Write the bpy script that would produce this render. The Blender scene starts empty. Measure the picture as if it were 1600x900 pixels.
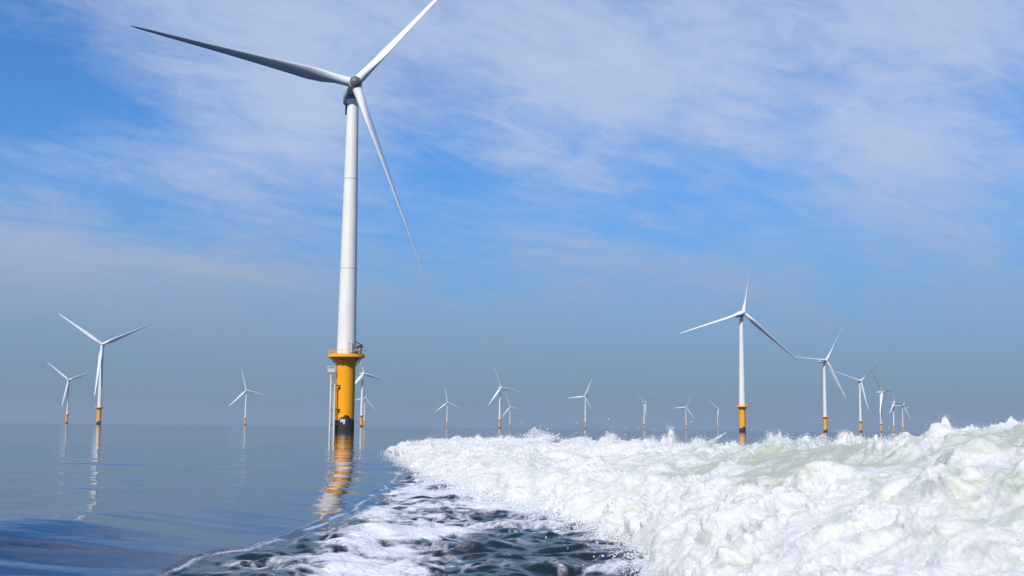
import bpy, math, random
import numpy as np
from mathutils import Matrix, Vector
random.seed(7)
rng = np.random.default_rng(7)
sc = bpy.context.scene
COL = sc.collection
R = math.radians

# ------------------------------------------------------------------ camera
F_PX = 1900.0
CAM_H = 1.3
ROLL = math.atan(0.0108)
PITCH = math.atan((668.5 - 450) * math.cos(ROLL) / F_PX)
fw = Vector((0, math.cos(PITCH), math.sin(PITCH)))
up0 = Vector((0, -math.sin(PITCH), math.cos(PITCH)))
rt0 = Vector((1, 0, 0))
rt = rt0 * math.cos(ROLL) + up0 * math.sin(ROLL)
up = -rt0 * math.sin(ROLL) + up0 * math.cos(ROLL)
cd = bpy.data.cameras.new('camera')
cd.sensor_width = 36.0
cd.lens = 36.0 * F_PX / 1600.0
cd.clip_start = 0.1
cd.clip_end = 60000
cam = bpy.data.objects.new('camera', cd)
COL.objects.link(cam)
m = Matrix((rt, up, -fw)).transposed().to_4x4()
m.translation = (0, 0, CAM_H)
cam.matrix_world = m
sc.camera = cam

# ------------------------------------------------------------------ sun, sky, exposure
SUN_AZ = R(180 + 24)          # clockwise from +Y : behind the camera, to the left
SUN_EL = R(42)
sd = Vector((math.sin(SUN_AZ) * math.cos(SUN_EL), math.cos(SUN_AZ) * math.cos(SUN_EL), math.sin(SUN_EL)))
sl = bpy.data.lights.new('sun', 'SUN')
sl.energy = 4.7
sl.angle = R(0.5)
sl.color = (1.0, 0.94, 0.85)
so = bpy.data.objects.new('sun', sl)
COL.objects.link(so)
so.rotation_euler = sd.to_track_quat('Z', 'Y').to_euler()

sc.view_settings.view_transform = 'Standard'
sc.view_settings.look = 'None'
sc.view_settings.exposure = 0.0
sc.view_settings.gamma = 1.0
sc.cycles.use_denoising = True
sc.cycles.max_bounces = 8
sc.cycles.diffuse_bounces = 3
sc.cycles.glossy_bounces = 4
sc.cycles.volume_bounces = 1
sc.cycles.caustics_reflective = False
sc.cycles.caustics_refractive = False


class NT:
    """small helper to write node trees"""
    def __init__(s, tree):
        s.t = tree
        s.n = tree.nodes
        s.l = tree.links

    def new(s, typ, **kw):
        nd = s.n.new(typ)
        for k, v in kw.items():
            setattr(nd, k, v)
        return nd

    def put(s, sock, v):
        if isinstance(v, bpy.types.NodeSocket):
            s.l.new(v, sock)
        elif v is not None:
            sock.default_value = v

    def math(s, op, a, b=None, c=None, clamp=False):
        nd = s.new('ShaderNodeMath', operation=op, use_clamp=clamp)
        for i, v in enumerate((a, b, c)):
            s.put(nd.inputs[i], v)
        return nd.outputs[0]

    def vmath(s, op, a, b=None, out=0):
        nd = s.new('ShaderNodeVectorMath', operation=op)
        s.put(nd.inputs[0], a)
        if b is not None:
            s.put(nd.inputs[1], b)
        return nd.outputs[out]

    def noise(s, vec, scale, detail=4, rough=0.5, dist=0.0, out='Fac'):
        nd = s.new('ShaderNodeTexNoise')
        s.put(nd.inputs['Vector'], vec)
        nd.inputs['Scale'].default_value = scale
        nd.inputs['Detail'].default_value = detail
        nd.inputs['Roughness'].default_value = rough
        nd.inputs['Distortion'].default_value = dist
        return nd.outputs[out]

    def ramp(s, v, a, b, lo=0.0, hi=1.0):
        nd = s.new('ShaderNodeMapRange', interpolation_type='SMOOTHSTEP')
        s.put(nd.inputs[0], v)
        nd.inputs[1].default_value = a
        nd.inputs[2].default_value = b
        nd.inputs[3].default_value = lo
        nd.inputs[4].default_value = hi
        return nd.outputs[0]

    def mix(s, fac, a, b, mode='MIX'):
        nd = s.new('ShaderNodeMix', data_type='RGBA', blend_type=mode)
        s.put(nd.inputs[0], fac)
        s.put(nd.inputs[6], a)
        s.put(nd.inputs[7], b)
        return nd.outputs[2]


def px_dir(px, py):
    d = fw + rt * ((px - 800) / F_PX) - up * ((py - 450) / F_PX)
    return d.normalized()


w = bpy.data.worlds.new('World')
sc.world = w
w.use_nodes = True
w.node_tree.nodes.clear()
N = NT(w.node_tree)
tc = N.new('ShaderNodeTexCoord')
DIR = tc.outputs['Generated']
sky = N.new('ShaderNodeTexSky', sky_type='NISHITA')
sky.sun_disc = False
sky.sun_elevation = SUN_EL
sky.sun_rotation = SUN_AZ
sky.air_density = 1.0
sky.dust_density = 0.4
sky.ozone_density = 3.0
sep = N.new('ShaderNodeSeparateXYZ')
N.put(sep.inputs[0], DIR)
dz = N.math('MAXIMUM', sep.outputs[2], 0.0)
skyc = N.mix(1.0, sky.outputs[0], (0.40, 0.87, 1.36, 1), 'MULTIPLY')
# cloud sheet: thin high cloud on a plane far above
den = N.math('ADD', dz, 0.16)
plane = N.vmath('DIVIDE', DIR, None)
comb = N.new('ShaderNodeCombineXYZ')
for i in range(3):
    N.put(comb.inputs[i], den)
N.l.new(comb.outputs[0], plane.node.inputs[1])
mp = N.new('ShaderNodeMapping')
mr = N.new('ShaderNodeMapping')
N.put(mr.inputs[0], plane)
mr.inputs['Rotation'].default_value = (0, 0, R(48))
N.put(mp.inputs[0], mr.outputs[0])
mp.inputs['Scale'].default_value = (1.7, 0.66, 1)
mp.inputs['Location'].default_value = (3.1, 0.4, 0)
n1 = N.noise(mp.outputs[0], 1.2, 9, 0.60, 0.7)
n2 = N.noise(mp.outputs[0], 4.6, 10, 0.66, 1.2)
# larger cloud masses and clear gaps standing in given directions, edges broken by noise
wv = N.noise(DIR, 5.0, 5, 0.55, 0.0, 'Color')
wv = N.vmath('SUBTRACT', wv, (0.5, 0.5, 0.5))
sclv = N.new('ShaderNodeVectorMath', operation='SCALE')
N.put(sclv.inputs[0], wv)
sclv.inputs[3].default_value = 0.13
dirw = N.vmath('ADD', DIR, sclv.outputs[0])
bias = None
for px, py, rad, amt in ((-20, 110, 150, -0.42), (120, 230, 150, -0.13), (420, 310, 150, -0.14), (320, 140, 100, -.14), (250, 330, 80, -.10), (560, 330, 90, -.10), (660, 215, 115, -0.22),
                         (760, 310, 150, -0.20), (1080, 290, 150, -0.22), (880, 205, 50, -.12), (1560, 225, 120, -0.15),
                         (470, 40, 210, 0.20), (930, 70, 230, 0.26), (1330, 60, 260, 0.20), (1500, 130, 150, 0.16),
                         (330, 265, 70, 0.16), (1430, 285, 120, 0.12), (60, 0, 120, 0.1), (480, 190, 70, .16), (220,250,120,-.12),
                         (250, 440, 260, 0.22), (650, 440, 200, 0.05), (60, 360, 90, .12), (1130,190,50,.1)):
    d0 = px_dir(px, py)
    ds = N.vmath('DISTANCE', dirw, tuple(d0), out=1)
    g = N.ramp(ds, 0.0, rad / F_PX * 1.7, amt, 0.0)
    bias = g if bias is None else N.math('ADD', bias, g)
n3 = N.noise(mr.outputs[0], 6.5, 10, 0.68, 1.6)
cl = N.math('MULTIPLY_ADD', n2, 0.50, n1)
cl = N.math('MULTIPLY_ADD', n3, 0.42, cl)
cl = N.math('SUBTRACT', cl, 0.19)
cl = N.math('ADD', cl, bias)
cover = N.ramp(cl, 0.42, 1.18, 0.0, 0.92)
thin = N.ramp(dz, 0.03, 0.13)
cover = N.math('MULTIPLY', cover, N.math('MULTIPLY_ADD', thin, 0.7, 0.3))
cover = N.math('MULTIPLY', cover, N.ramp(dz, 0.33, 0.44, 1.0, 0.10))  # cloud thinned above the view so the water reflects darker sky
c1 = N.mix(cover, skyc, (4.85, 5.85, 8.0, 1))
# haze bank low over the sea, the same all round
hz = N.ramp(dz, -0.04, 0.25, 0.97, 0.0)
c2 = N.mix(hz, c1, (1.78, 2.30, 3.25, 1))
bg = N.new('ShaderNodeBackground')
N.put(bg.inputs[0], c2)
bg.inputs[1].default_value = 0.1
wo = N.new('ShaderNodeOutputWorld')
N.l.new(bg.outputs[0], wo.inputs[0])


# ------------------------------------------------------------------ noise in numpy
_perm = rng.permutation(256)
_perm = np.concatenate([_perm, _perm, _perm])
_gr = rng.normal(size=(256, 3))
_gr /= np.linalg.norm(_gr, axis=1)[:, None]
_gr = _gr.astype(np.float32)


def pnoise(x, y, z):
    xi, yi, zi = np.floor(x), np.floor(y), np.floor(z)
    fx, fy, fz = (x - xi).astype(np.float32), (y - yi).astype(np.float32), (z - zi).astype(np.float32)
    xi, yi, zi = xi.astype(np.int64) & 255, yi.astype(np.int64) & 255, zi.astype(np.int64) & 255
    u, v, ww = [f * f * f * (f * (f * 6 - 15) + 10) for f in (fx, fy, fz)]
    out = 0
    for dx in (0, 1):
        wx = u if dx else 1 - u
        for dy in (0, 1):
            wy = v if dy else 1 - v
            for dzz in (0, 1):
                wz = ww if dzz else 1 - ww
                h = _perm[_perm[_perm[(xi + dx) & 255] + ((yi + dy) & 255)] + ((zi + dzz) & 255)]
                g = _gr[h]
                out = out + wx * wy * wz * (g[..., 0] * (fx - dx) + g[..., 1] * (fy - dy) + g[..., 2] * (fz - dzz))
    return out * 1.6


def fbm(x, y, z, octs, gain=0.5, lac=2.03):
    a, s, o = 1.0, 1.0, 0
    for k in range(octs):
        o = o + a * pnoise(x * s + 17.3 * k, y * s - 9.1 * k, z * s + 3.7 * k)
        a *= gain
        s *= lac
    return o


def sstep(a, b, x):
    t = np.clip((x - a) / (b - a), 0, 1)
    return t * t * (3 - 2 * t)


def grid_object(name, X, Y, Z, mat, attrs=None, smooth=True):
    nr, nc = X.shape
    me = bpy.data.meshes.new(name)
    me.vertices.add(nr * nc)
    co = np.stack([X, Y, Z], -1).astype(np.float32).reshape(-1)
    me.vertices.foreach_set('co', co)
    idx = np.arange(nr * nc).reshape(nr, nc)
    q = np.stack([idx[:-1, :-1], idx[:-1, 1:], idx[1:, 1:], idx[1:, :-1]], -1).reshape(-1, 4)
    nf = len(q)
    me.loops.add(nf * 4)
    me.loops.foreach_set('vertex_index', q.reshape(-1).astype(np.int32))
    me.polygons.add(nf)
    me.polygons.foreach_set('loop_start', (np.arange(nf) * 4).astype(np.int32))
    me.polygons.foreach_set('use_smooth', np.full(nf, smooth))
    me.update(calc_edges=True)
    for k, v in (attrs or {}).items():
        at = me.attributes.new(k, 'FLOAT', 'POINT')
        at.data.foreach_set('value', v.astype(np.float32).reshape(-1))
    me.materials.append(mat)
    o = bpy.data.objects.new(name, me)
    COL.objects.link(o)
    return o


# ------------------------------------------------------------------ water materials
def mat_new(name):
    mt = bpy.data.materials.new(name)
    mt.use_nodes = True
    mt.node_tree.nodes.clear()
    n = NT(mt.node_tree)
    out = n.new('ShaderNodeOutputMaterial')
    return mt, n, out


def principled(n, **kw):
    p = n.new('ShaderNodeBsdfPrincipled')
    for k, v in kw.items():
        n.put(p.inputs[k], v)
    return p


# wake geometry: lines given along y (metres astern)
YK = np.array([3, 8, 11, 13, 15.4, 20, 27, 40, 51, 60, 66, 80.])
XF = np.array([1.0, 1.15, 1.3, 1.35, 1.25, .45, -1.3, -3.3, -4.7, -6.0, -6.6, -7.6])     # foot of the breaking wave
YC = np.array([3, 8, 10, 11.5, 13.5, 15.5, 18, 20.5, 25, 30, 38, 50, 60, 66, 80.])
XC = np.array([4.0, 4.1, 4.16, 4.24, 4.4, 4.5, 4.45, 4.3, 3.95, 3.16, 1.0, -2.5, -5.0, -6.0, -7.4])
ZC = np.array([1.3, 1.38, 1.36, 1.33, 1.15, 1.13, 1.14, 1.03, .97, .98, 1.0, .79, .46, .2, .0])
YB = np.array([3, 10.4, 13.3, 17, 26, 39, 50, 62, 80.])
XB = np.array([-4.6, -3.2, -2.8, -2.5, -2.7, -3.3, -5.0, -6.3, -8.0])                     # edge of the smooth water


def smooth_interp(y, a, b):
    """interpolation with the corners rounded off"""
    s = 0
    for k in (-.12, -.06, 0, .06, .12):
        s = s + np.interp(y * (1 + k), a, b)
    return s / 5


def foot(y):
    return smooth_interp(y, YK, XF)


def crest(y):
    return smooth_interp(y, YC, XC), smooth_interp(y, YC, ZC)


def edge(y):
    return smooth_interp(y, YB, XB) + .10 * pnoise(y * .55, y * 0, y * 0 + 5.3) + .035 * pnoise(y * 1.9, y * 0, y * 0 + 2.6)


def sea_height(x, y):
    """mean sea surface: swell, wake wave along the smooth edge, churned trough"""
    dist = np.sqrt(x * x + y * y)
    fade = np.exp(-dist / 60.0)
    yy = np.clip(y, 3, 80)
    xb, xf = edge(yy), foot(yy)
    inwake = sstep(2, 6, y) * (1 - sstep(48, 66, y))
    s = x - xb                                    # + towards the trough
    # the long smooth face rising away from the boat on the calm side
    d = (x + 5.) * .33 - (y - 14.3) * .944
    z = .22 * np.exp(-(d / np.where(d > 0, 4.0, 9.0)) ** 2) * sstep(.2, -2.6, s) * sstep(-26, -9, x)
    tw = (y * .97 - x * .24) / 5.2 + .12 * np.sin(x * .35 + 1) + .15 * np.sin(y * .11)
    z = z + .020 * np.sin(2 * math.pi * tw) * sstep(21, 30, y) * (1 - sstep(60, 95, y)) * sstep(-26, -8, x) * sstep(30, 5, x)
    d2 = d + 9.6
    z = z + .055 * np.exp(-(d2 / 1.6) ** 2) * sstep(.2, -2.0, s) * np.exp(-dist / 60)
    d3 = d + 15.5
    z = z + .05 * np.exp(-(d3 / 1.6) ** 2) * sstep(.2, -2.0, s) * np.exp(-dist / 80)
    k = (dist < 160) & (y > 2)
    rp_ = np.zeros_like(x)
    X, Yk = x[k], y[k]
    rp_[k] = .030 * pnoise(X * .28 + Yk * .10, Yk * .85, X * 0 + 31) + .062 * pnoise(X * .10 + Yk * .03, Yk * .36, X * 0 + 37) \
        + .010 * pnoise(X * .6 + Yk * .2, Yk * 1.9, X * 0 + 41)
    rp_[k] = rp_[k] * np.exp(-dist[k] / 70) + .085 * pnoise(X * .08 + .05 * Yk, Yk * .33, X * 0 + 47) * np.exp(-(dist[k] / 24) ** 2)
    z = z + rp_ * sstep(.6, -.3, s)
    # rim
    rim = .012 * np.exp(-((s + .05) / .10) ** 2) - .04 * np.exp(-((s - .12) / .2) ** 2)
    z = z + inwake * rim
    tr = inwake * sstep(-.05, .5, s)
    z = z - .06 * tr * sstep(0, 1, xf + 2 - x)
    ch = np.zeros_like(x)
    k = (tr > 0.001) & (x < 9) & (y < 75)
    if k.any():
        X, Yk = x[k], y[k]
        ch[k] = .075 * fbm(X * .9, Yk * .8, 0 * X + 4.2, 3) + .085 * np.abs(pnoise(X * 1.5, Yk * 2.1, X * 0 + 1.7)) \
            + .030 * fbm(X * 3.2, Yk * 4.5, X * 0, 3)
    z = z + tr * ch
    sm = np.zeros_like(x)
    k = dist < 400
    sm[k] = (.012 * fbm(x[k] * .35 + .1 * y[k], y[k] * .30, x[k] * 0 + 8, 2) +
             .03 * pnoise(x[k] * .07, y[k] * .06, x[k] * 0 + 2.)) * np.exp(-dist[k] / 150)
    return z + sm


# -- sea sheet
def axis_points():
    xs = list(np.arange(-5.4, 2.0, .024))
    st = .024
    x = 2.0
    while x < 14000:
        xs.append(x)
        st *= 1.09
        x += st
    st, x, left = .024, -5.4 - .024, []
    while x > -14000:
        left.append(x)
        st = min(st * 1.03, .12) if x > -16 else st * 1.09
        x -= st
    xs = np.array(left[::-1] + xs)
    xs[0], xs[-1] = -14000, 14000
    ys = [6.0]
    while ys[-1] < 70:
        ys.append(ys[-1] * 1.0045)
    while ys[-1] < 14000:
        ys.append(ys[-1] * 1.05)
    ys[-1] = 14000
    back, y, st = [], 5.9, .15
    while y > -14000:
        back.append(y)
        st *= 1.2
        y -= st
    back[-1] = -14000
    return xs, np.array(back[::-1] + ys)


xs, ys = axis_points()
SX, SY = np.meshgrid(xs, ys)
SZ = sea_height(SX, SY)
# foam lying on the churned water
foam = np.zeros_like(SX)
k = (SX > -9) & (SX < 6) & (SY > 2) & (SY < 75)
X, Yk = SX[k], SY[k]
xb, xf = edge(Yk), foot(Yk)
s = X - xb
wx = X + .25 * pnoise(X * 1.1, Yk * .9, X * 0 + 5)
wy = Yk + .5 * pnoise(X * 1.1 + 40, Yk * .9, X * 0 + 5)
nz = fbm(wx * .75, wy * .85, X * 0 + 11.5, 5, .62)
fine = fbm(wx * 3.4, wy * 3.4, X * 0 + 3.1, 4, .6)
base = -.22 + .58 * np.exp(-(((X + 1.35) / .75) ** 2) - 0 * Yk) * sstep(20, 13, Yk) + .50 * sstep(14.5, 21, Yk)
base = base - .55 * np.exp(-((X - .30) / .95) ** 2 - ((Yk - 13.4) / 4.6) ** 2)
base = base - .75 * sstep(.65, .05, s) + .45 * sstep(.75, .0, xf - X)
base = base + .3 * sstep(9.8, 7.5, Yk)
base = base - .3 * sstep(27, 36, Yk)
f = sstep(-.12, .50, base + nz * .75 + fine * .42)
f = f * sstep(-.02, .25, s) * sstep(2, 5, Yk) * (1 - sstep(50, 62, Yk))
lace = sstep(.74, .96, 1 - np.abs(fbm(wx * 1.9 + .3 * nz, wy * 1.15, X * 0 + 51, 3, .5)) * 1.5) * sstep(-.75, .1, base + nz * .5)
lace = lace * sstep(.0, .25, s) * sstep(2, 5, Yk) * (1 - sstep(40, 55, Yk)) * sstep(xf + .3, xf - .1, X)
f = np.maximum(f, lace * .62)
ln = np.exp(-((s - .03 - .03 * pnoise(Yk * .8, X * 0, X * 0)) / (.010 + .0005 * Yk)) ** 2) * sstep(-.25, .35, fbm(Yk * .9, X * 2, X * 0 + 7, 3) + .2)
ln2 = np.exp(-((s - .27 - .10 * pnoise(Yk * .5, X * 0, X * 0 + 3)) / .03) ** 2) * sstep(.0, .4, fbm(Yk * 1.2, X * 2, X * 0 + 9, 3))
ln = ln * (1 - sstep(26, 40, Yk))
f = np.maximum(f, np.maximum(ln * .9, ln2 * .6 * sstep(30, 20, Yk)))
foam[k] = np.clip(f, 0, 1)
churn = np.zeros_like(SX)
churn[k] = sstep(-.05, .4, s) * sstep(2, 5, Yk) * (1 - sstep(48, 62, Yk))
SZ = SZ + foam * .012

m_sea, n, out = mat_new('sea_water')
geo = n.new('ShaderNodeNewGeometry')
P = geo.outputs['Position']
at = n.new('ShaderNodeAttribute', attribute_name='foam')
mpn = n.new('ShaderNodeMapping')
n.put(mpn.inputs[0], P)
mpn.inputs['Scale'].default_value = (.8, 1.0, 1)
r1 = n.noise(mpn.outputs[0], 1.6, 3, .5)
r2 = n.noise(mpn.outputs[0], .28, 2, .5)
r3 = n.noise(mpn.outputs[0], .06, 2, .5)
hgt = n.math('MULTIPLY', r1, .014)
hgt = n.math('MULTIPLY_ADD', r2, .050, hgt)
hgt = n.math('MULTIPLY_ADD', r3, .22, hgt)
bp = n.new('ShaderNodeBump')
bp.inputs['Strength'].default_value = 1.0
bp.inputs['Distance'].default_value = 1.0
n.put(bp.inputs['Height'], hgt)
atc = n.new('ShaderNodeAttribute', attribute_name='churn')
wcol = n.mix(atc.outputs['Fac'], (.004, .016, .050, 1), (.014, .020, .016, 1))
wrg = n.math('MULTIPLY_ADD', atc.outputs['Fac'], .08, .05)
wat = principled(n, **{'Base Color': wcol, 'Roughness': wrg, 'IOR': 1.333, 'Normal': bp.outputs[0]})
fn = n.noise(P, 30, 4, .6)
fr = n.ramp(fn, .25, .75, -.25, .25)
ff = n.math('ADD', at.outputs['Fac'], n.math('MULTIPLY', fr, n.ramp(at.outputs['Fac'], 0.02, .3)), clamp=True)
bf = n.new('ShaderNodeBump')
bf.inputs['Distance'].default_value = .03
n.put(bf.inputs['Height'], n.noise(P, 18, 5, .6))
fo = principled(n, **{'Base Color': (.80, .81, .86, 1), 'Roughness': .6, 'Normal': bf.outputs[0]})
mx = n.new('ShaderNodeMixShader')
n.put(mx.inputs[0], n.math('MULTIPLY', ff, .88))
n.l.new(wat.outputs[0], mx.inputs[1])
n.l.new(fo.outputs[0], mx.inputs[2])
n.l.new(mx.outputs[0], out.inputs[0])
sea = grid_object('sea', SX, SY, SZ, m_sea, {'foam': foam, 'churn': churn})
sea['kind'] = 'structure'
sea['label'] = 'calm blue sea with ripples and streaks of foam in the wake'

# ------------------------------------------------------------------ breaking wake wave
m_wave, n, out = mat_new('white_water')
geo = n.new('ShaderNodeNewGeometry')
P = geo.outputs['Position']
at = n.new('ShaderNodeAttribute', attribute_name='foam')
v1 = n.noise(P, 7, 6, .65, .6)
mpv = n.new('ShaderNodeMapping')
n.put(mpv.inputs[0], P)
mpv.inputs['Rotation'].default_value = (0, R(-35), 0)
mpv.inputs['Scale'].default_value = (.8, 1.0, 2.6)
v2 = n.noise(mpv.outputs[0], 2.6, 7, .68, .8)
air = n.math('ADD', at.outputs['Fac'], n.ramp(v1, .3, .7, -.25, .25))
air = n.math('ADD', air, n.ramp(v2, .34, .62, -.50, .25), clamp=True)
bf = n.new('ShaderNodeBump')
bf.inputs['Distance'].default_value = .025
bf.inputs['Strength'].default_value = .35
n.put(bf.inputs['Height'], n.noise(P, 26, 6, .65))
fo = principled(n, **{'Base Color': (.71, .71, .69, 1), 'Roughness': .6, 'Normal': bf.outputs[0], 'Subsurface Weight': 1.0, 'Subsurface Radius': (1.0, 1.0, 1.0), 'Subsurface Scale': .06, 'Specular IOR Level': .2})
tl = n.new('ShaderNodeBsdfTranslucent')
tl.inputs[0].default_value = (.92, .93, .93, 1)
mt1 = n.new('ShaderNodeMixShader')
mt1.inputs[0].default_value = .12
n.l.new(fo.outputs[0], mt1.inputs[1])
n.l.new(tl.outputs[0], mt1.inputs[2])
gr = principled(n, **{'Base Color': (.44, .47, .37, 1), 'Roughness': .4, 'IOR': 1.33, 'Normal': bf.outputs[0]})
mx = n.new('ShaderNodeMixShader')
n.put(mx.inputs[0], air)
n.l.new(gr.outputs[0], mx.inputs[1])
n.l.new(mt1.outputs[0], mx.inputs[2])
n.l.new(mx.outputs[0], out.inputs[0])

NR, = (880,)
wy1 = 4.0 * (74 / 4.0) ** (np.arange(NR) / (NR - 1))
wt = np.concatenate([np.linspace(-.06, 1.12, 640), np.linspace(1.13, 2.0, 60)])
WT, WY = np.meshgrid(wt, wy1)


def wave_base(t, y):
    xf = foot(y)
    xc, zc = crest(y)
    xf0 = xf
    xf = xf + (.2 * fbm(y * 1.1, y * 0, y * 0 + 2.2, 4, .6)) * sstep(70, 40, y)
    x = xf0 + (xc - xf0) * t + (xf - xf0) * np.clip(1 - t * 2.2, 0, 1)
    pt = np.array([-.1, 0, .06, .14, .3, .45, .6, .8, .93, 1.0, 1.06, 1.2, 1.5, 2.0])
    pz = np.array([-.30, -.12, .10, .27, .46, .60, .73, .92, .985, 1.0, .97, .80, .35, -.2])
    z = 0
    for q in (-.05, -.025, 0, .025, .05):
        z = z + np.interp(t + q, pt, pz)
    z = z / 5 * (zc + .02)
    return x, z


WX, WZ = wave_base(WT, WY)
taper = sstep(72, 56, WY)
# foamy fraction: green, less broken water shows on the upper face close by
gnoise = fbm(WX * .8 - WZ * .9, WY * .35, WZ * 1.2 + 6, 4, .6)
green = sstep(.38, .54, WT + .25 * pnoise(WY * .55, WT * 0, WT * 0 + 9)) * sstep(1.02, .93, WT) * sstep(26, 17, WY) * sstep(5, 8, WY)
green = green * sstep(-.45, .45, gnoise + .28)
aer = 1 - .95 * green
# displacement along the normal: heaped, billowing foam
gx = np.gradient(WX, axis=1); gz = np.gradient(WZ, axis=1)
ln_ = np.sqrt(gx * gx + gz * gz) + 1e-9
nx, nzv = -gz / ln_, gx / ln_
amp = (1 - .62 * green) * sstep(-.05, .12, WT) * (1 - .6 * sstep(1.15, 1.6, WT)) * taper
sz = np.clip(WY / 16, .75, 1.7)
sz1 = np.clip(wy1 / 16, .75, 1.7)
uy = np.concatenate([[0], np.cumsum(np.diff(wy1) / (.5 * (sz1[1:] + sz1[:-1])))])
ux = np.concatenate([[0], np.cumsum(np.diff(foot(wy1)) / (.5 * (sz1[1:] + sz1[:-1])))])
UY = np.repeat(uy[:, None], WT.shape[1], 1)
px_, py_, pz_ = (WX - foot(WY)) / sz + ux[:, None], UY * .8, WZ / sz
wpx = px_ + .18 * pnoise(px_ * 2.1, py_ * 2.1, pz_ * 2.1 + 30)
wpy = py_ + .18 * pnoise(px_ * 2.1 + 50, py_ * 2.1, pz_ * 2.1)
soft = lambda v: np.sqrt(v * v + .012)
VAR = .45 + .95 * sstep(-.35, .35, pnoise(px_ * .8 + 7, UY * .6, pz_ * .8 + 23))
D = .33 * soft(pnoise(wpx * 1.0, wpy * .9, pz_ * 1.0 + 3)) \
    + .18 * soft(pnoise(wpx * 2.1, wpy * 1.9, pz_ * 2.1)) \
    + VAR * .105 * soft(pnoise(wpx * 4.4, wpy * 3.9, pz_ * 4.4 + 9)) \
    + VAR * .046 * soft(pnoise(wpx * 9.1, wpy * 8.2, pz_ * 9.1)) \
    + VAR * .026 * soft(pnoise(wpx * 19, wpy * 17, pz_ * 19 + 5)) \
    + .011 * pnoise(wpx * 41, wpy * 37, pz_ * 41)
Dl = .17 * pnoise(px_ * .55, UY * .45, pz_ * .6 + 13)
D = (D - .09 + Dl) * amp * sz * .95
WX = WX + nx * D
WZ = WZ + nzv * D
# thrown-up crest
sp = fbm(px_ * 1.6, UY * 1.5, WT * 0 + 20, 5, .72)
spk = np.clip(sp - .18, 0, 2) ** 1.25
cr = np.exp(-((WT - 1.0) / .075) ** 2)
big = .55 + .9 * sstep(-.2, .4, pnoise(WY * .42, WT * 0, WT * 0 + 14))
WZ = WZ + cr * spk * .25 * big * taper * np.clip(WY / 18, .55, 1.5)
# bring the mean crest line to its height along the wave
mxz = WZ.max(axis=1)
ker = np.ones(41) / 41
sm_ = np.convolve(np.pad(mxz, 20, mode='edge'), ker, 'valid')
_, ztar = crest(wy1)
fac = np.clip((ztar + .03) / np.maximum(sm_, .05), .3, 1.2)
WZ = np.where(WZ > 0, WZ * fac[:, None], WZ)
wave = grid_object('breaking_wave', WX, WY, WZ, m_wave, {'foam': aer})
wave['kind'] = 'structure'
wave['label'] = 'white foaming wake wave breaking beside the dark trough, green water near its crest'

# ------------------------------------------------------------------ spray
OCT_V = np.array([(1, 0, 0), (-1, 0, 0), (0, 1, 0), (0, -1, 0), (0, 0, 1), (0, 0, -1)], float)
OCT_F = np.array([(0, 2, 4), (2, 1, 4), (1, 3, 4), (3, 0, 4), (2, 0, 5), (1, 2, 5), (3, 1, 5), (0, 3, 5)])
pts, rad, strd = [], [], []


def add_pts(p, r, st=None):
    pts.append(p)
    rad.append(r)
    strd.append(np.zeros_like(p) if st is None else st)


# froth clinging to the face and crest
nv = WX.size
prob = (sstep(.0, .05, WT) * sstep(1.15, 1.05, WT) * taper * (aer ** 2)).reshape(-1)
prob = prob * (WY.reshape(-1) ** .4)
prob /= prob.sum()
ii = rng.choice(nv, 12000, p=prob)
V = np.stack([WX.reshape(-1), WY.reshape(-1), WZ.reshape(-1)], -1)
yv = V[ii, 1]
add_pts(V[ii] + rng.normal(size=(len(ii), 3)) * .012 + np.array([0, 0, .006]), rng.uniform(.003, .010, len(ii)) * np.clip(yv / 13, .6, 2.4))
# mist of drops over the crest, in bursts
prob = (np.exp(-((WT - 1.0) / .05) ** 2) * (.10 + spk * big) * taper).reshape(-1) * (WY.reshape(-1) ** .5)
prob /= prob.sum()
ii = rng.choice(nv, 30000, p=prob)
hh = rng.exponential(.017, len(ii)) * np.clip((V[ii, 1] / 15) ** 1.4, .4, 2.2)
p = V[ii].copy()
p[:, 2] += hh
p[:, :2] += rng.normal(size=(len(ii), 2)) * (.03 + hh[:, None] * .5)
add_pts(p, rng.uniform(.001, .0045, len(ii)) * np.clip(p[:, 1] / 13, .6, 2.3) * np.exp(-hh * 1.5))
# tongues of water flung up from the crest: (y, size, lean)
for (y0, hgt_, lean, cnt, wdt) in ((24.3, .30, .34, 420, .11), (38.5, .30, -.20, 700, .7), (36.2, .24, .25, 160, .2), (33.0, .2, -.1, 120, .2),
                              (21.9, .26, -.05, 200, .14), 
                              (10.2, .10, .1, 400, .4), (17.8, .14, .05, 300, .4), (15.4, .14, .1, 250, .3)):
    xc, zc = crest(np.array([y0]))
    kk = np.argmin((WY[:, 0] - y0) ** 2)
    jj = np.argmax(WZ[kk])
    b0 = np.array([WX[kk, jj], y0, WZ[kk, jj] - .06])
    cnt = int(cnt * 2.5)
    u = rng.uniform(0, 1, cnt) ** 1.3
    tip = np.array([lean, 0, hgt_ + .06])
    q = b0 + u[:, None] * tip + np.stack([lean * .3 * u * u, 0 * u, -.1 * hgt_ * u * u], -1)
    nl = rng.normal(size=(cnt, 3)) * (wdt * .6 * (1 - u) + .012)[:, None] * np.array([.55, 1.2, .22])
    q = q + nl
    r_ = rng.uniform(.003, .012, cnt) * (1.1 - .75 * u) * max(.75, y0 / 15)
    add_pts(q, r_, np.tile(tip, (cnt, 1)) * .05)
# single drops high over the crest
cnt = 22
yy = rng.uniform(9.5, 40, cnt)
xc, zc = crest(yy)
p = np.stack([xc + rng.normal(size=cnt) * .4, yy + rng.normal(size=cnt) * .2, zc + .15 + rng.exponential(.12, cnt) * yy / 20], -1)
add_pts(p, rng.uniform(.004, .011, cnt) * yy / 14)
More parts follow.
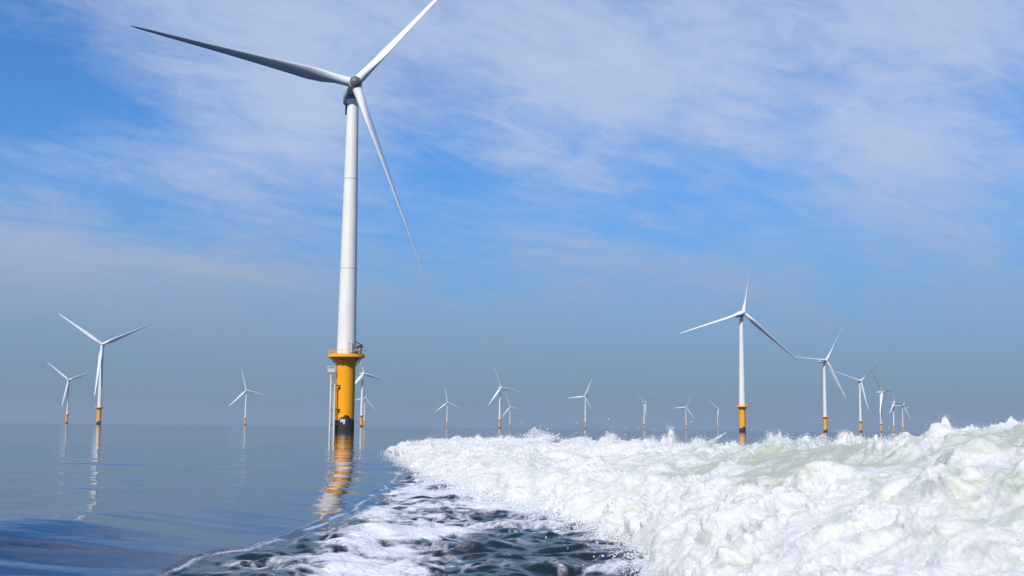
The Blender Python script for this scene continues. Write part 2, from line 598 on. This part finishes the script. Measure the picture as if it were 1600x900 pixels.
# ragged crumbs of foam at the foot
prob = (np.exp(-((WT - .03) / .04) ** 2) * taper).reshape(-1) * WY.reshape(-1) ** .3
prob /= prob.sum()
ii = rng.choice(nv, 5000, p=prob)
p = V[ii].copy()
p[:, 0] -= rng.exponential(.12, len(ii))
p[:, 2] = np.maximum(p[:, 2], .0) * .4 + .01
add_pts(p, rng.uniform(.004, .014, len(ii)) * np.clip(p[:, 1] / 13, .6, 2))

Pp, Rr, St = np.concatenate(pts), np.concatenate(rad), np.concatenate(strd)
NP = len(Pp)
sc3 = rng.uniform(.65, 1.5, (NP, 3))
vv = OCT_V[None] * sc3[:, None, :] * Rr[:, None, None]
ang = rng.uniform(0, 6.28, NP)
ca, sa = np.cos(ang)[:, None], np.sin(ang)[:, None]
vx = vv[..., 0] * ca - vv[..., 2] * sa
vz = vv[..., 0] * sa + vv[..., 2] * ca
vv = np.stack([vx, vv[..., 1], vz], -1) + Pp[:, None, :]
ff_ = (OCT_F[None] + (np.arange(NP) * 6)[:, None, None]).reshape(-1, 3)
me = bpy.data.meshes.new('spray')
me.vertices.add(NP * 6)
me.vertices.foreach_set('co', vv.astype(np.float32).reshape(-1))
me.loops.add(len(ff_) * 3)
me.loops.foreach_set('vertex_index', ff_.reshape(-1).astype(np.int32))
me.polygons.add(len(ff_))
me.polygons.foreach_set('loop_start', (np.arange(len(ff_)) * 3).astype(np.int32))
me.polygons.foreach_set('use_smooth', np.full(len(ff_), True))
me.update(calc_edges=True)
m_spray, n, out = mat_new('spray')
fo = principled(n, **{'Base Color': (.9, .92, .94, 1), 'Roughness': .4})
tl = n.new('ShaderNodeBsdfTranslucent')
tl.inputs[0].default_value = (.92, .94, .95, 1)
mx = n.new('ShaderNodeMixShader')
mx.inputs[0].default_value = .45
n.l.new(fo.outputs[0], mx.inputs[1])
n.l.new(tl.outputs[0], mx.inputs[2])
n.l.new(mx.outputs[0], out.inputs[0])
me.materials.append(m_spray)
spray = bpy.data.objects.new('spray', me)
COL.objects.link(spray)
spray['kind'] = 'stuff'
spray['label'] = 'white drops and froth thrown up from the breaking wake'
spray['category'] = 'spray'


# ------------------------------------------------------------------ turbine materials
def painted(name, col, rough, dirt=(.5, .5, .5), amt=.12, scale=.35, stretch=.12, spec=.5):
    mt, n, out = mat_new(name)
    t = n.new('ShaderNodeTexCoord')
    mp = n.new('ShaderNodeMapping')
    n.put(mp.inputs[0], t.outputs['Object'])
    mp.inputs['Scale'].default_value = (1, 1, stretch)
    a = n.noise(mp.outputs[0], scale * 4, 6, .6)
    c = n.mix(n.ramp(a, .45, .75, 0, amt), tuple(col) + (1,), tuple(dirt) + (1,))
    b = n.noise(t.outputs['Object'], 3.0, 3, .5)
    rg = n.ramp(b, .2, .8, rough - .06, rough + .08)
    p = principled(n, **{'Base Color': c, 'Roughness': rg, 'Specular IOR Level': spec})
    n.l.new(p.outputs[0], out.inputs[0])
    return mt


M_WHITE = painted('white_paint', (.78, .765, .71), .4, (.45, .43, .38), .18)
M_BLADE = painted('blade_gelcoat', (.80, .80, .79), .32, (.55, .54, .5), .15, .2, .3)
M_NAC = painted('nacelle_shell', (.62, .63, .62), .4, (.35, .35, .34), .2)
M_YEL = painted('yellow_paint', (.98, .40, .003), .5, (.55, .20, .02), .12, .5, .12, .2)
M_GROW = painted('marine_growth', (.016, .014, .012), .75, (.05, .035, .02), .5, 1.2, 1)
M_STEEL = painted('galvanised_steel', (.62, .63, .62), .5, (.3, .26, .2), .25)
M_DARK = painted('dark_steel', (.05, .05, .055), .5, (.12, .08, .05), .3)
M_HUB_SHADE = painted('hub_shade_grey', (.10, .11, .11), .5, (.2, .2, .19), .3)  # dark grey that paints shade onto the hub front
M_SEAM = painted('flange_grey', (.50, .50, .48), .5, (.3, .28, .25), .2)


class MB:
    def __init__(s):
        s.v, s.f, s.sm = [], [], []

    def add(s, v, f, smooth=True):
        o = len(s.v)
        s.v += [tuple(q) for q in v]
        s.f += [tuple(i + o for i in q) for q in f]
        s.sm += [smooth] * len(f)

    def lathe(s, prof, seg=32, c=(0, 0), smooth=True, jitter=None):
        v, f = [], []
        for j, (r, z) in enumerate(prof):
            for i in range(seg):
                a = 2 * math.pi * i / seg
                zz = z + (jitter(j, i) if jitter else 0)
                v.append((c[0] + r * math.cos(a), c[1] + r * math.sin(a), zz))
        for j in range(len(prof) - 1):
            for i in range(seg):
                i2 = (i + 1) % seg
                f.append((j * seg + i, j * seg + i2, (j + 1) * seg + i2, (j + 1) * seg + i))
        f.append(tuple(range(seg))[::-1])
        f.append(tuple(range((len(prof) - 1) * seg, len(prof) * seg)))
        s.add(v, f, smooth)

    def tube(s, a, b, r, seg=10, r2=None):
        a, b = Vector(a), Vector(b)
        d = (b - a).normalized()
        e1 = d.orthogonal().normalized()
        e2 = d.cross(e1)
        v, f = [], []
        for q, rr in ((a, r), (b, r if r2 is None else r2)):
            for i in range(seg):
                t = 2 * math.pi * i / seg
                v.append(q + e1 * (rr * math.cos(t)) + e2 * (rr * math.sin(t)))
        for i in range(seg):
            i2 = (i + 1) % seg
            f.append((i, i2, seg + i2, seg + i))
        f.append(tuple(range(seg))[::-1])
        f.append(tuple(range(seg, 2 * seg)))
        s.add(v, f)

    def box(s, c, d, rot=None):
        v = []
        for z in (-.5, .5):
            for x, y in ((-.5, -.5), (.5, -.5), (.5, .5), (-.5, .5)):
                q = Vector((x * d[0], y * d[1], z * d[2]))
                if rot:
                    q.rotate(rot)
                v.append(q + Vector(c))
        s.add(v, [(3, 2, 1, 0), (4, 5, 6, 7), (0, 1, 5, 4), (1, 2, 6, 5), (2, 3, 7, 6), (3, 0, 4, 7)], False)

    def loft(s, rings, closed_ends=True):
        seg = len(rings[0])
        v = [p for r_ in rings for p in r_]
        f = []
        for j in range(len(rings) - 1):
            for i in range(seg):
                i2 = (i + 1) % seg
                f.append((j * seg + i, j * seg + i2, (j + 1) * seg + i2, (j + 1) * seg + i))
        if closed_ends:
            f.append(tuple(range(seg))[::-1])
            f.append(tuple(range((len(rings) - 1) * seg, len(rings) * seg)))
        s.add(v, f)

    def build(s, name, mat, parent=None, edge_deg=40):
        me = bpy.data.meshes.new(name)
        me.from_pydata(s.v, [], s.f)
        me.polygons.foreach_set('use_smooth', s.sm)
        me.update()
        import bmesh
        bm = bmesh.new()
        bm.from_mesh(me)
        bmesh.ops.recalc_face_normals(bm, faces=bm.faces)
        for e in bm.edges:
            if len(e.link_faces) == 2 and e.calc_face_angle(0) > R(edge_deg):
                e.smooth = False
        bm.to_mesh(me)
        bm.free()
        me.materials.append(mat)
        o = bpy.data.objects.new(name, me)
        COL.objects.link(o)
        if parent:
            o.parent = parent
        return o


HUB_Z, OVER, TILT, CONE, BLADE_R = 70.3, 3.6, R(5), R(2), 45.0
BLADE_PITCH = {1: 66, 14: 118, 15: 118, 16: 125, 17: 118, 18: 140, 19: 140, 2: 150, 3: 150, 4: 150}      # blade pitch in degrees, some feathered


def rotor_axes(ph):
    n_ = Vector((0, -math.cos(TILT), math.sin(TILT)))
    e1 = Vector((1, 0, 0))
    e2 = Vector((0, math.sin(TILT), math.cos(TILT)))
    r_ = (e1 * math.cos(ph) + e2 * math.sin(ph)) * math.cos(CONE) + n_ * math.sin(CONE)
    return n_, r_.normalized()


def blade_matrix(ph, k, pitch, wide):
    n_, r_ = rotor_axes(ph)
    t = r_.cross(n_).normalized()
    nn = t.cross(r_).normalized()
    if nn.dot(n_) < 0:
        nn = -nn
    x = t * math.cos(pitch) + nn * math.sin(pitch)
    y = r_.cross(x)
    M = Matrix((x, y, r_)).transposed().to_4x4()
    hub = Vector((0, 0, HUB_Z)) + n_ * OVER
    M.translation = hub
    return M @ Matrix.Diagonal((wide, wide, k, 1))


def make_blade(parent):
    secs = [(.9, .95, .95, 0, 0), (2.2, .95, .95, 0, 0), (4.2, 1.05, .86, .05, 12), (6.5, 1.45, .62, .18, 12), (9.5, 1.62, .44, .24, 10),
            (14, 1.42, .31, .22, 7), (20, 1.14, .22, .18, 5), (27, .86, .155, .14, 3), (34, .62, .105, .1, 1.5),
            (40, .44, .07, .06, .5), (43.6, .27, .042, .03, 0), (44.7, .13, .022, 0, 0), (45, .03, .01, 0, 0)]
    rings = []
    for (z, ch, th, off, tw) in secs:
        ring = []
        cs, sn = math.cos(R(tw)), math.sin(R(tw))
        blend = max(0, min(1, (z - 2.2) / 5))
        for i in range(20):
            a = 2 * math.pi * i / 20
            x = math.cos(a) * ch
            y = math.sin(a) * th
            taper_ = 1 - blend * .75 * max(0, -math.cos(a))      # thin trailing edge
            y *= taper_
            x -= off
            bend = .9 * (z / 45) ** 2 * .0
            ring.append((x * cs - y * sn, x * sn + y * cs + bend, z))
        rings.append(ring)
    b = MB()
    b.loft(rings)
    return b.build('blade', M_BLADE, parent)


def super_ring(cy, z0, hw, hh, seg=24, p=3.4):
    ring = []
    for i in range(seg):
        a = 2 * math.pi * i / seg
        c, s_ = math.cos(a), math.sin(a)
        ring.append((hw * math.copysign(abs(c) ** (2 / p), c), cy, z0 + hh * math.copysign(abs(s_) ** (2 / p), s_)))
    return ring


def make_turbine(detail):
    root = bpy.data.objects.new('wind_turbine', None)
    root.empty_display_size = 2
    COL.objects.link(root)
    seg = 40 if detail else 24
    # tower
    b = MB()
    prof = []
    for i in range(0, 13):
        t = i / 12
        prof.append((1.93 + (1.14 - 1.93) * t ** 1.05, 15.34 + (68.5 - 15.34) * t))
    b.lathe(prof, seg)
    tw = b.build('tower', M_WHITE, root)
    if detail:
        for z in (15.5, 33.0, 51.5, 68.2):
            t = (z - 15.34) / (68.5 - 15.34)
            r0 = 1.93 + (1.14 - 1.93) * t ** 1.05
            b = MB()
            b.lathe([(r0 - .02, z - .09), (r0 + .03, z - .08), (r0 + .03, z + .08), (r0 - .02, z + .09)], seg)
            b.build('flange', M_SEAM, tw)
        b = MB()
        b.box((.55, -1.84, 17.0), (.85, .16, 2.1))
        b.build('door', M_SEAM, tw)
    # transition piece
    b = MB()
    b.lathe([(1.90, -4), (1.90, 13.6), (1.94, 13.75), (2.3, 14.3), (2.95, 14.92), (2.95, 14.95)], seg)
    tp = b.build('transition_piece', M_YEL, root)
    # growth at the waterline, its upper edge uneven
    b = MB()
    jit = [1.0 * math.exp(-((math.sin(math.pi * (i / seg - .765)) * 3.2) ** 2)) + .45 * random.random() - 1.0 for i in range(seg)]
    b.lathe([(1.92, -4), (1.94, 1.0), (1.94, 3.2), (1.915, 3.26)], seg, jitter=lambda j, i: jit[i] if j >= 2 else 0)
    b.build('marine_growth', M_GROW, root)
    # platform
    b = MB()
    b.lathe([(1.95, 14.952), (3.6, 14.952), (3.7, 14.99), (3.7, 15.28), (3.66, 15.32), (1.95, 15.33)], seg)
    pl = b.build('platform', M_YEL, root)
    b = MB()
    nn_ = 20
    for i in range(nn_):
        a = 2 * math.pi * i / nn_
        c, s_ = 3.6 * math.cos(a), 3.6 * math.sin(a)
        b.tube((c, s_, 15.3), (c, s_, 16.42), .035, 6)
        a2 = 2 * math.pi * (i + 1) / nn_
        c2, s2 = 3.6 * math.cos(a2), 3.6 * math.sin(a2)
        for zz, rr in ((16.42, .04), (16.05, .025), (15.7, .025)):
            b.tube((c, s_, zz), (c2, s2, zz), rr, 6)
        aa = (a + a2) / 2
        b.box((3.58 * math.cos(aa), 3.58 * math.sin(aa), 15.46), (.02, 1.12, .26), Matrix.Rotation(aa, 3, 'Z'))
    b.build('railing', M_YEL, pl)
    if detail:
        for i in range(8):
            a = 2 * math.pi * (i + .4) / 8
            b = MB()
            c, s_ = math.cos(a), math.sin(a)
            b.tube((1.9 * c, 1.9 * s_, 13.2), (3.35 * c, 3.35 * s_, 14.9), .09, 8)
            b.build('bracket', M_YEL, pl)
        # crane and cabinets on the platform
        b = MB()
        b.tube((2.75, -1.9, 15.3), (2.75, -1.9, 17.6), .13, 10)
        b.tube((2.75, -1.9, 17.5), (1.5, -2.6, 18.1), .10, 8)
        b.box((2.75, -1.9, 17.3), (.5, .5, .5))
        b.build('davit_crane', M_DARK, root)
        b = MB()
        b.box((1.55, -2.75, 15.75), (1.1, .5, .8))
        b.box((1.55, -2.75, 16.17), (1.2, .56, .05))
        b.build('equipment_cabinet', M_DARK, root)
        b = MB()
        b.tube((1.9, -2.45, 17.1), (3.1, -2.2, 17.15), .22, 10)
        b.box((2.0, -2.4, 16.85), (.5, .5, .5))
        b.build('winch', M_DARK, root)
        # boat landing: two fender posts, ladder, brackets
        for (x, y, top, r_, m_) in ((-2.95, -.9, 11.6, .21, M_STEEL), (-2.25, -1.9, 9.6, .2, M_STEEL), (-2.65, .5, 11.6, .14, M_SEAM), (-2.35, -.6, 14.9, .08, M_SEAM)):
            b = MB()
            b.tube((x, y, -3.5), (x, y, top), r_, 14)
            b.build('fender_post' if r_ > .1 else 'cable_tube', m_, root)
        for zz in (1.6, 4.6, 9.3):
            b = MB()
            b.tube((-2.95, -.9, zz), (-2.25, -1.9, zz), .08, 8)
            b.tube((-2.95, -.9, zz), (-1.5, -.6, zz), .12, 8)
            b.tube((-2.25, -1.9, zz), (-1.0, -1.4, zz), .12, 8)
            b.build('landing_bracket', M_DARK, root)
        for zz in (8.9, 4.3):
            b = MB()
            b.box((-1.4, -1.5, zz), (.5, .4, .3))
            b.build('hinge_block', M_DARK, root)
        b = MB()
        for dx in (-.14, .14):
            b.tube((-2.5 + dx * .7, -1.42 + dx, -2), (-2.5 + dx * .7, -1.42 + dx, 11.5), .045, 8)
        z = -1.5
        while z < 11.4:
            b.tube((-2.6, -1.56, z), (-2.4, -1.28, z), .025, 6)
            z += .3
        b.build('ladder', M_STEEL, root)
        b = MB()
        b.box((-2.95, -.7, 12.0), (1.5, 1.5, .14))
        for dx in (-.7, .7):
            for dy in (-.7, .7):
                b.tube((-2.95 + dx, -.7 + dy, 12.0), (-2.95 + dx, -.7 + dy, 13.1), .04, 6)
        for zz in (12.5, 13.1):
            b.tube((-3.65, -1.4, zz), (-2.25, -1.4, zz), .04, 6)
            b.tube((-3.65, 0, zz), (-2.25, 0, zz), .04, 6)
            b.tube((-3.65, -1.4, zz), (-3.65, 0, zz), .04, 6)
            b.tube((-2.25, -1.4, zz), (-2.25, 0, zz), .04, 6)
        for yy in (-1.42,):
            b.box((-2.95, yy, 12.35), (1.42, .03, .6))
        b.build('rest_platform', M_STEEL, root)
        b = MB()
        b.box((-.55, -1.93, 2.35), (1.0, .06, .6))
        b.box((-.3, -1.96, 1.9), (.35, .05, .5))
        b.build('bare_patch', M_STEEL, root)
    # nacelle
    n_, _ = rotor_axes(0)
    b = MB()
    rings = []
    for (d, hw, hh, dzz) in ((-1.55, 1.2, 1.2, 0), (-1.5, 1.35, 1.35, 0), (-.6, 1.6, 1.6, .05), (1.5, 1.72, 1.72, .12), (5.2, 1.7, 1.62, .2), (7.0, 1.55, 1.35, .28), (7.5, 1.3, 1.05, .3), (7.55, 1.1, .9, .3)):
        rings.append(super_ring(d, HUB_Z + dzz - d * math.tan(TILT), hw, hh))
    b.loft(rings)
    nc = b.build('nacelle', M_NAC, root)
    if detail:
        b = MB()
        b.box((0, 5.6, HUB_Z + 1.75), (2.4, 1.6, .5))
        b.build('cooler', M_DARK, nc)
        b = MB()
        b.tube((.5, 6.8, HUB_Z + 1.2), (.5, 6.8, HUB_Z + 3.0), .05, 6)
        b.tube((.2, 6.8, HUB_Z + 2.8), (.8, 6.8, HUB_Z + 2.8), .04, 6)
        b.build('wind_vane', M_DARK, nc)
        b = MB()
        b.box((-1.1, 1.2, HUB_Z - 2.4), (.7, .7, 1.4))
        b.tube((-1.25, 1.0, HUB_Z - 5.2), (-1.25, 1.0, HUB_Z - 2.0), .22, 10)
        b.build('service_hoist', M_DARK, nc)
    # yaw ring under the nacelle
    b = MB()
    b.lathe([(1.16, 68.2), (1.34, 68.3), (1.34, 69.2), (1.2, 69.3)], seg)
    b.build('yaw_ring', M_DARK, root)
    # hub with spinner and blade sockets
    b = MB()
    rings = []
    e2 = Vector((0, math.sin(TILT), math.cos(TILT)))
    for d, r_ in ((-1.55, 1.28), (-1.0, 1.45), (0, 1.48), (.6, 1.36), (1.15, 1.05), (1.5, .65), (1.68, .22), (1.7, .03)):
        c = Vector((0, 0, HUB_Z)) + n_ * (OVER + d)
        rings.append([tuple(c + Vector((1, 0, 0)) * (r_ * math.cos(2 * math.pi * i / 24)) + e2 * (r_ * math.sin(2 * math.pi * i / 24))) for i in range(24)])
    b.loft(rings)
    hb = b.build('hub', M_NAC, root)
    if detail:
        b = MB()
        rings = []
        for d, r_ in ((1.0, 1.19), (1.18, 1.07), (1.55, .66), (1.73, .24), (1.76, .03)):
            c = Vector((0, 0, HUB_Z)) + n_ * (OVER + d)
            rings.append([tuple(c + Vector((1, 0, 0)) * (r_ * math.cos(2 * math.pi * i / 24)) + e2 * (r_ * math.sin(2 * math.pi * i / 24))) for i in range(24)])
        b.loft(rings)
        b.build('hub_nose_shade', M_HUB_SHADE, hb)  # added dark shell over the nose, standing for the hub's shaded front
    make_blade(root)
    return root


def children(o):
    return [c for c in bpy.data.objects if c.parent == o]


TURB = [  # x, y, yaw deg, rotor phase deg, blade length, detail
    (1, -33.2, 244.7, 12.8, 49.8, 44.9),
    (2, -362.0, 1075.9, 13.7, 25.3, 46.2), (3, -716.0, 1974.4, 10.5, 20.5, 45.4), (4, -531.5, 2451.6, 9.2, 104.8, 46.5),
    (5, -196.6, 1612.7, 35.0, 105.4, 39.0), (6, -359.8, 3010.4, 38.0, 71.1, 42.5), (7, -179.3, 3451.2, 2.7, 98.6, 43.7),
    (8, -19.0, 2124.7, 29.1, 109.6, 41.5), (9, -2.4, 4084.3, 9.8, 108.8, 44.3), (10, 161.1, 2636.7, -34.4, 65.2, 41.5),
    (11, 346.8, 3175.9, 39.8, 30.6, 38.0), (12, 542.9, 3784.2, 6.5, 64.2, 46.0), (13, 682.0, 4021.3, 20.4, 20.4, 43.0),
    (14, 136.6, 720.6, 11.2, 78.7, 43.4), (15, 308.0, 1197.0, 25.0, 57.2, 43.0), (16, 479.9, 1676.7, 7.7, 41.2, 41.5),
    (17, 647.7, 2137.9, 41.0, 6.5, 41.0), (18, 896.2, 2859.5, 37.1, 105.1, 40.0), (19, 1034.5, 3225.7, 27.3, 60.7, 43.2)]
LABEL = {
    1: 'huge white wind turbine on a yellow base with black waterline band, nearest of all',
    2: 'tallest turbine at the far left, wide open V of two blades over its reflection',
    3: 'smaller turbine at the left edge, partly behind the blade tip of its taller neighbour',
    4: 'lone small turbine between the far left pair and the nearest tower',
    5: 'small turbine with orange base seen just right of the big yellow foundation',
    6: 'faint distant turbine overlapping the tower of another beside the yellow foundation',
    7: 'pale distant turbine above the left end of the white wave, one blade straight up',
    8: 'larger of the two overlapping distant turbines left of the middle, with orange base',
    9: 'fainter smaller turbine close behind the right side of an orange-based one',
    10: 'distant turbine standing alone over the middle of the wave, upper blade leaning right',
    11: 'tiny turbine with a short Y rotor, left of the three pale ones',
    12: 'tiny pale turbine in the middle of three, one blade flat to the left',
    13: 'palest tiny turbine with a Y rotor just left of the tall right-hand tower',
    14: 'tallest turbine on the right, a long dark blade slanting down to the right',
    15: 'second tallest turbine on the right, dark lower blade slanting down beside its tower',
    16: 'third turbine of the receding right-hand row, a blade raised to the right',
    17: 'fourth turbine of the right-hand row, one blade level to the right',
    18: 'fifth slender turbine of the right-hand row, one blade pointing up',
    19: 'last and smallest turbine of the right-hand row, above the wave crest'}
GROUP = 'wind turbines standing in the sea'


def pose(root, no, x, y, yaw, ph, bl):
    """stand the turbine at its place; its single blade child becomes three"""
    root.location = (x, y, 0)
    root.rotation_euler = (0, 0, R(yaw))
    b0 = [c for c in children(root) if c.name.startswith('blade')]
    while len(b0) < 3:
        c = b0[0].copy()
        COL.objects.link(c)
        c.parent = root
        b0.append(c)
    for i, b in enumerate(b0):
        b.matrix_local = blade_matrix(R(ph + 120 * i), bl / BLADE_R, R(BLADE_PITCH.get(no, 155)), 1.0 if no == 1 else 1.2)


def copy_tree(o, parent=None):
    c = o.copy()
    COL.objects.link(c)
    c.parent = parent
    for ch in children(o):
        copy_tree(ch, c)
    return c


big_t = make_turbine(True)
pose(big_t, *TURB[0])
proto = make_turbine(False)
roots = [big_t]
pose(proto, *TURB[1])
roots.append(proto)
for t in TURB[2:]:
    c = copy_tree(proto)
    pose(c, *t)
    roots.append(c)
for t, o in zip(TURB, roots):
    o['label'] = LABEL[t[0]]
    o['category'] = 'wind turbine'
    o['group'] = GROUP

# ------------------------------------------------------------------ haze in the air
me = bpy.data.meshes.new('haze')
b = MB()
b.box((0, 0, 60), (28600, 28600, 123.0))
hz_o = b.build('haze', M_WHITE)
hz_o.data.materials.clear()
mt = bpy.data.materials.new('haze')
mt.use_nodes = True
mt.node_tree.nodes.clear()
n = NT(mt.node_tree)
out = n.new('ShaderNodeOutputMaterial')
pv = n.new('ShaderNodeVolumePrincipled')
pv.inputs['Color'].default_value = (.50, .62, .72, 1)
pv.inputs['Density'].default_value = 0.00012
pv.inputs['Anisotropy'].default_value = 0.0
n.l.new(pv.outputs[0], out.inputs['Volume'])
hz_o.data.materials.append(mt)
hz_o['kind'] = 'stuff'
hz_o['label'] = 'pale bluish haze in the air over the sea'
hz_o['category'] = 'haze'
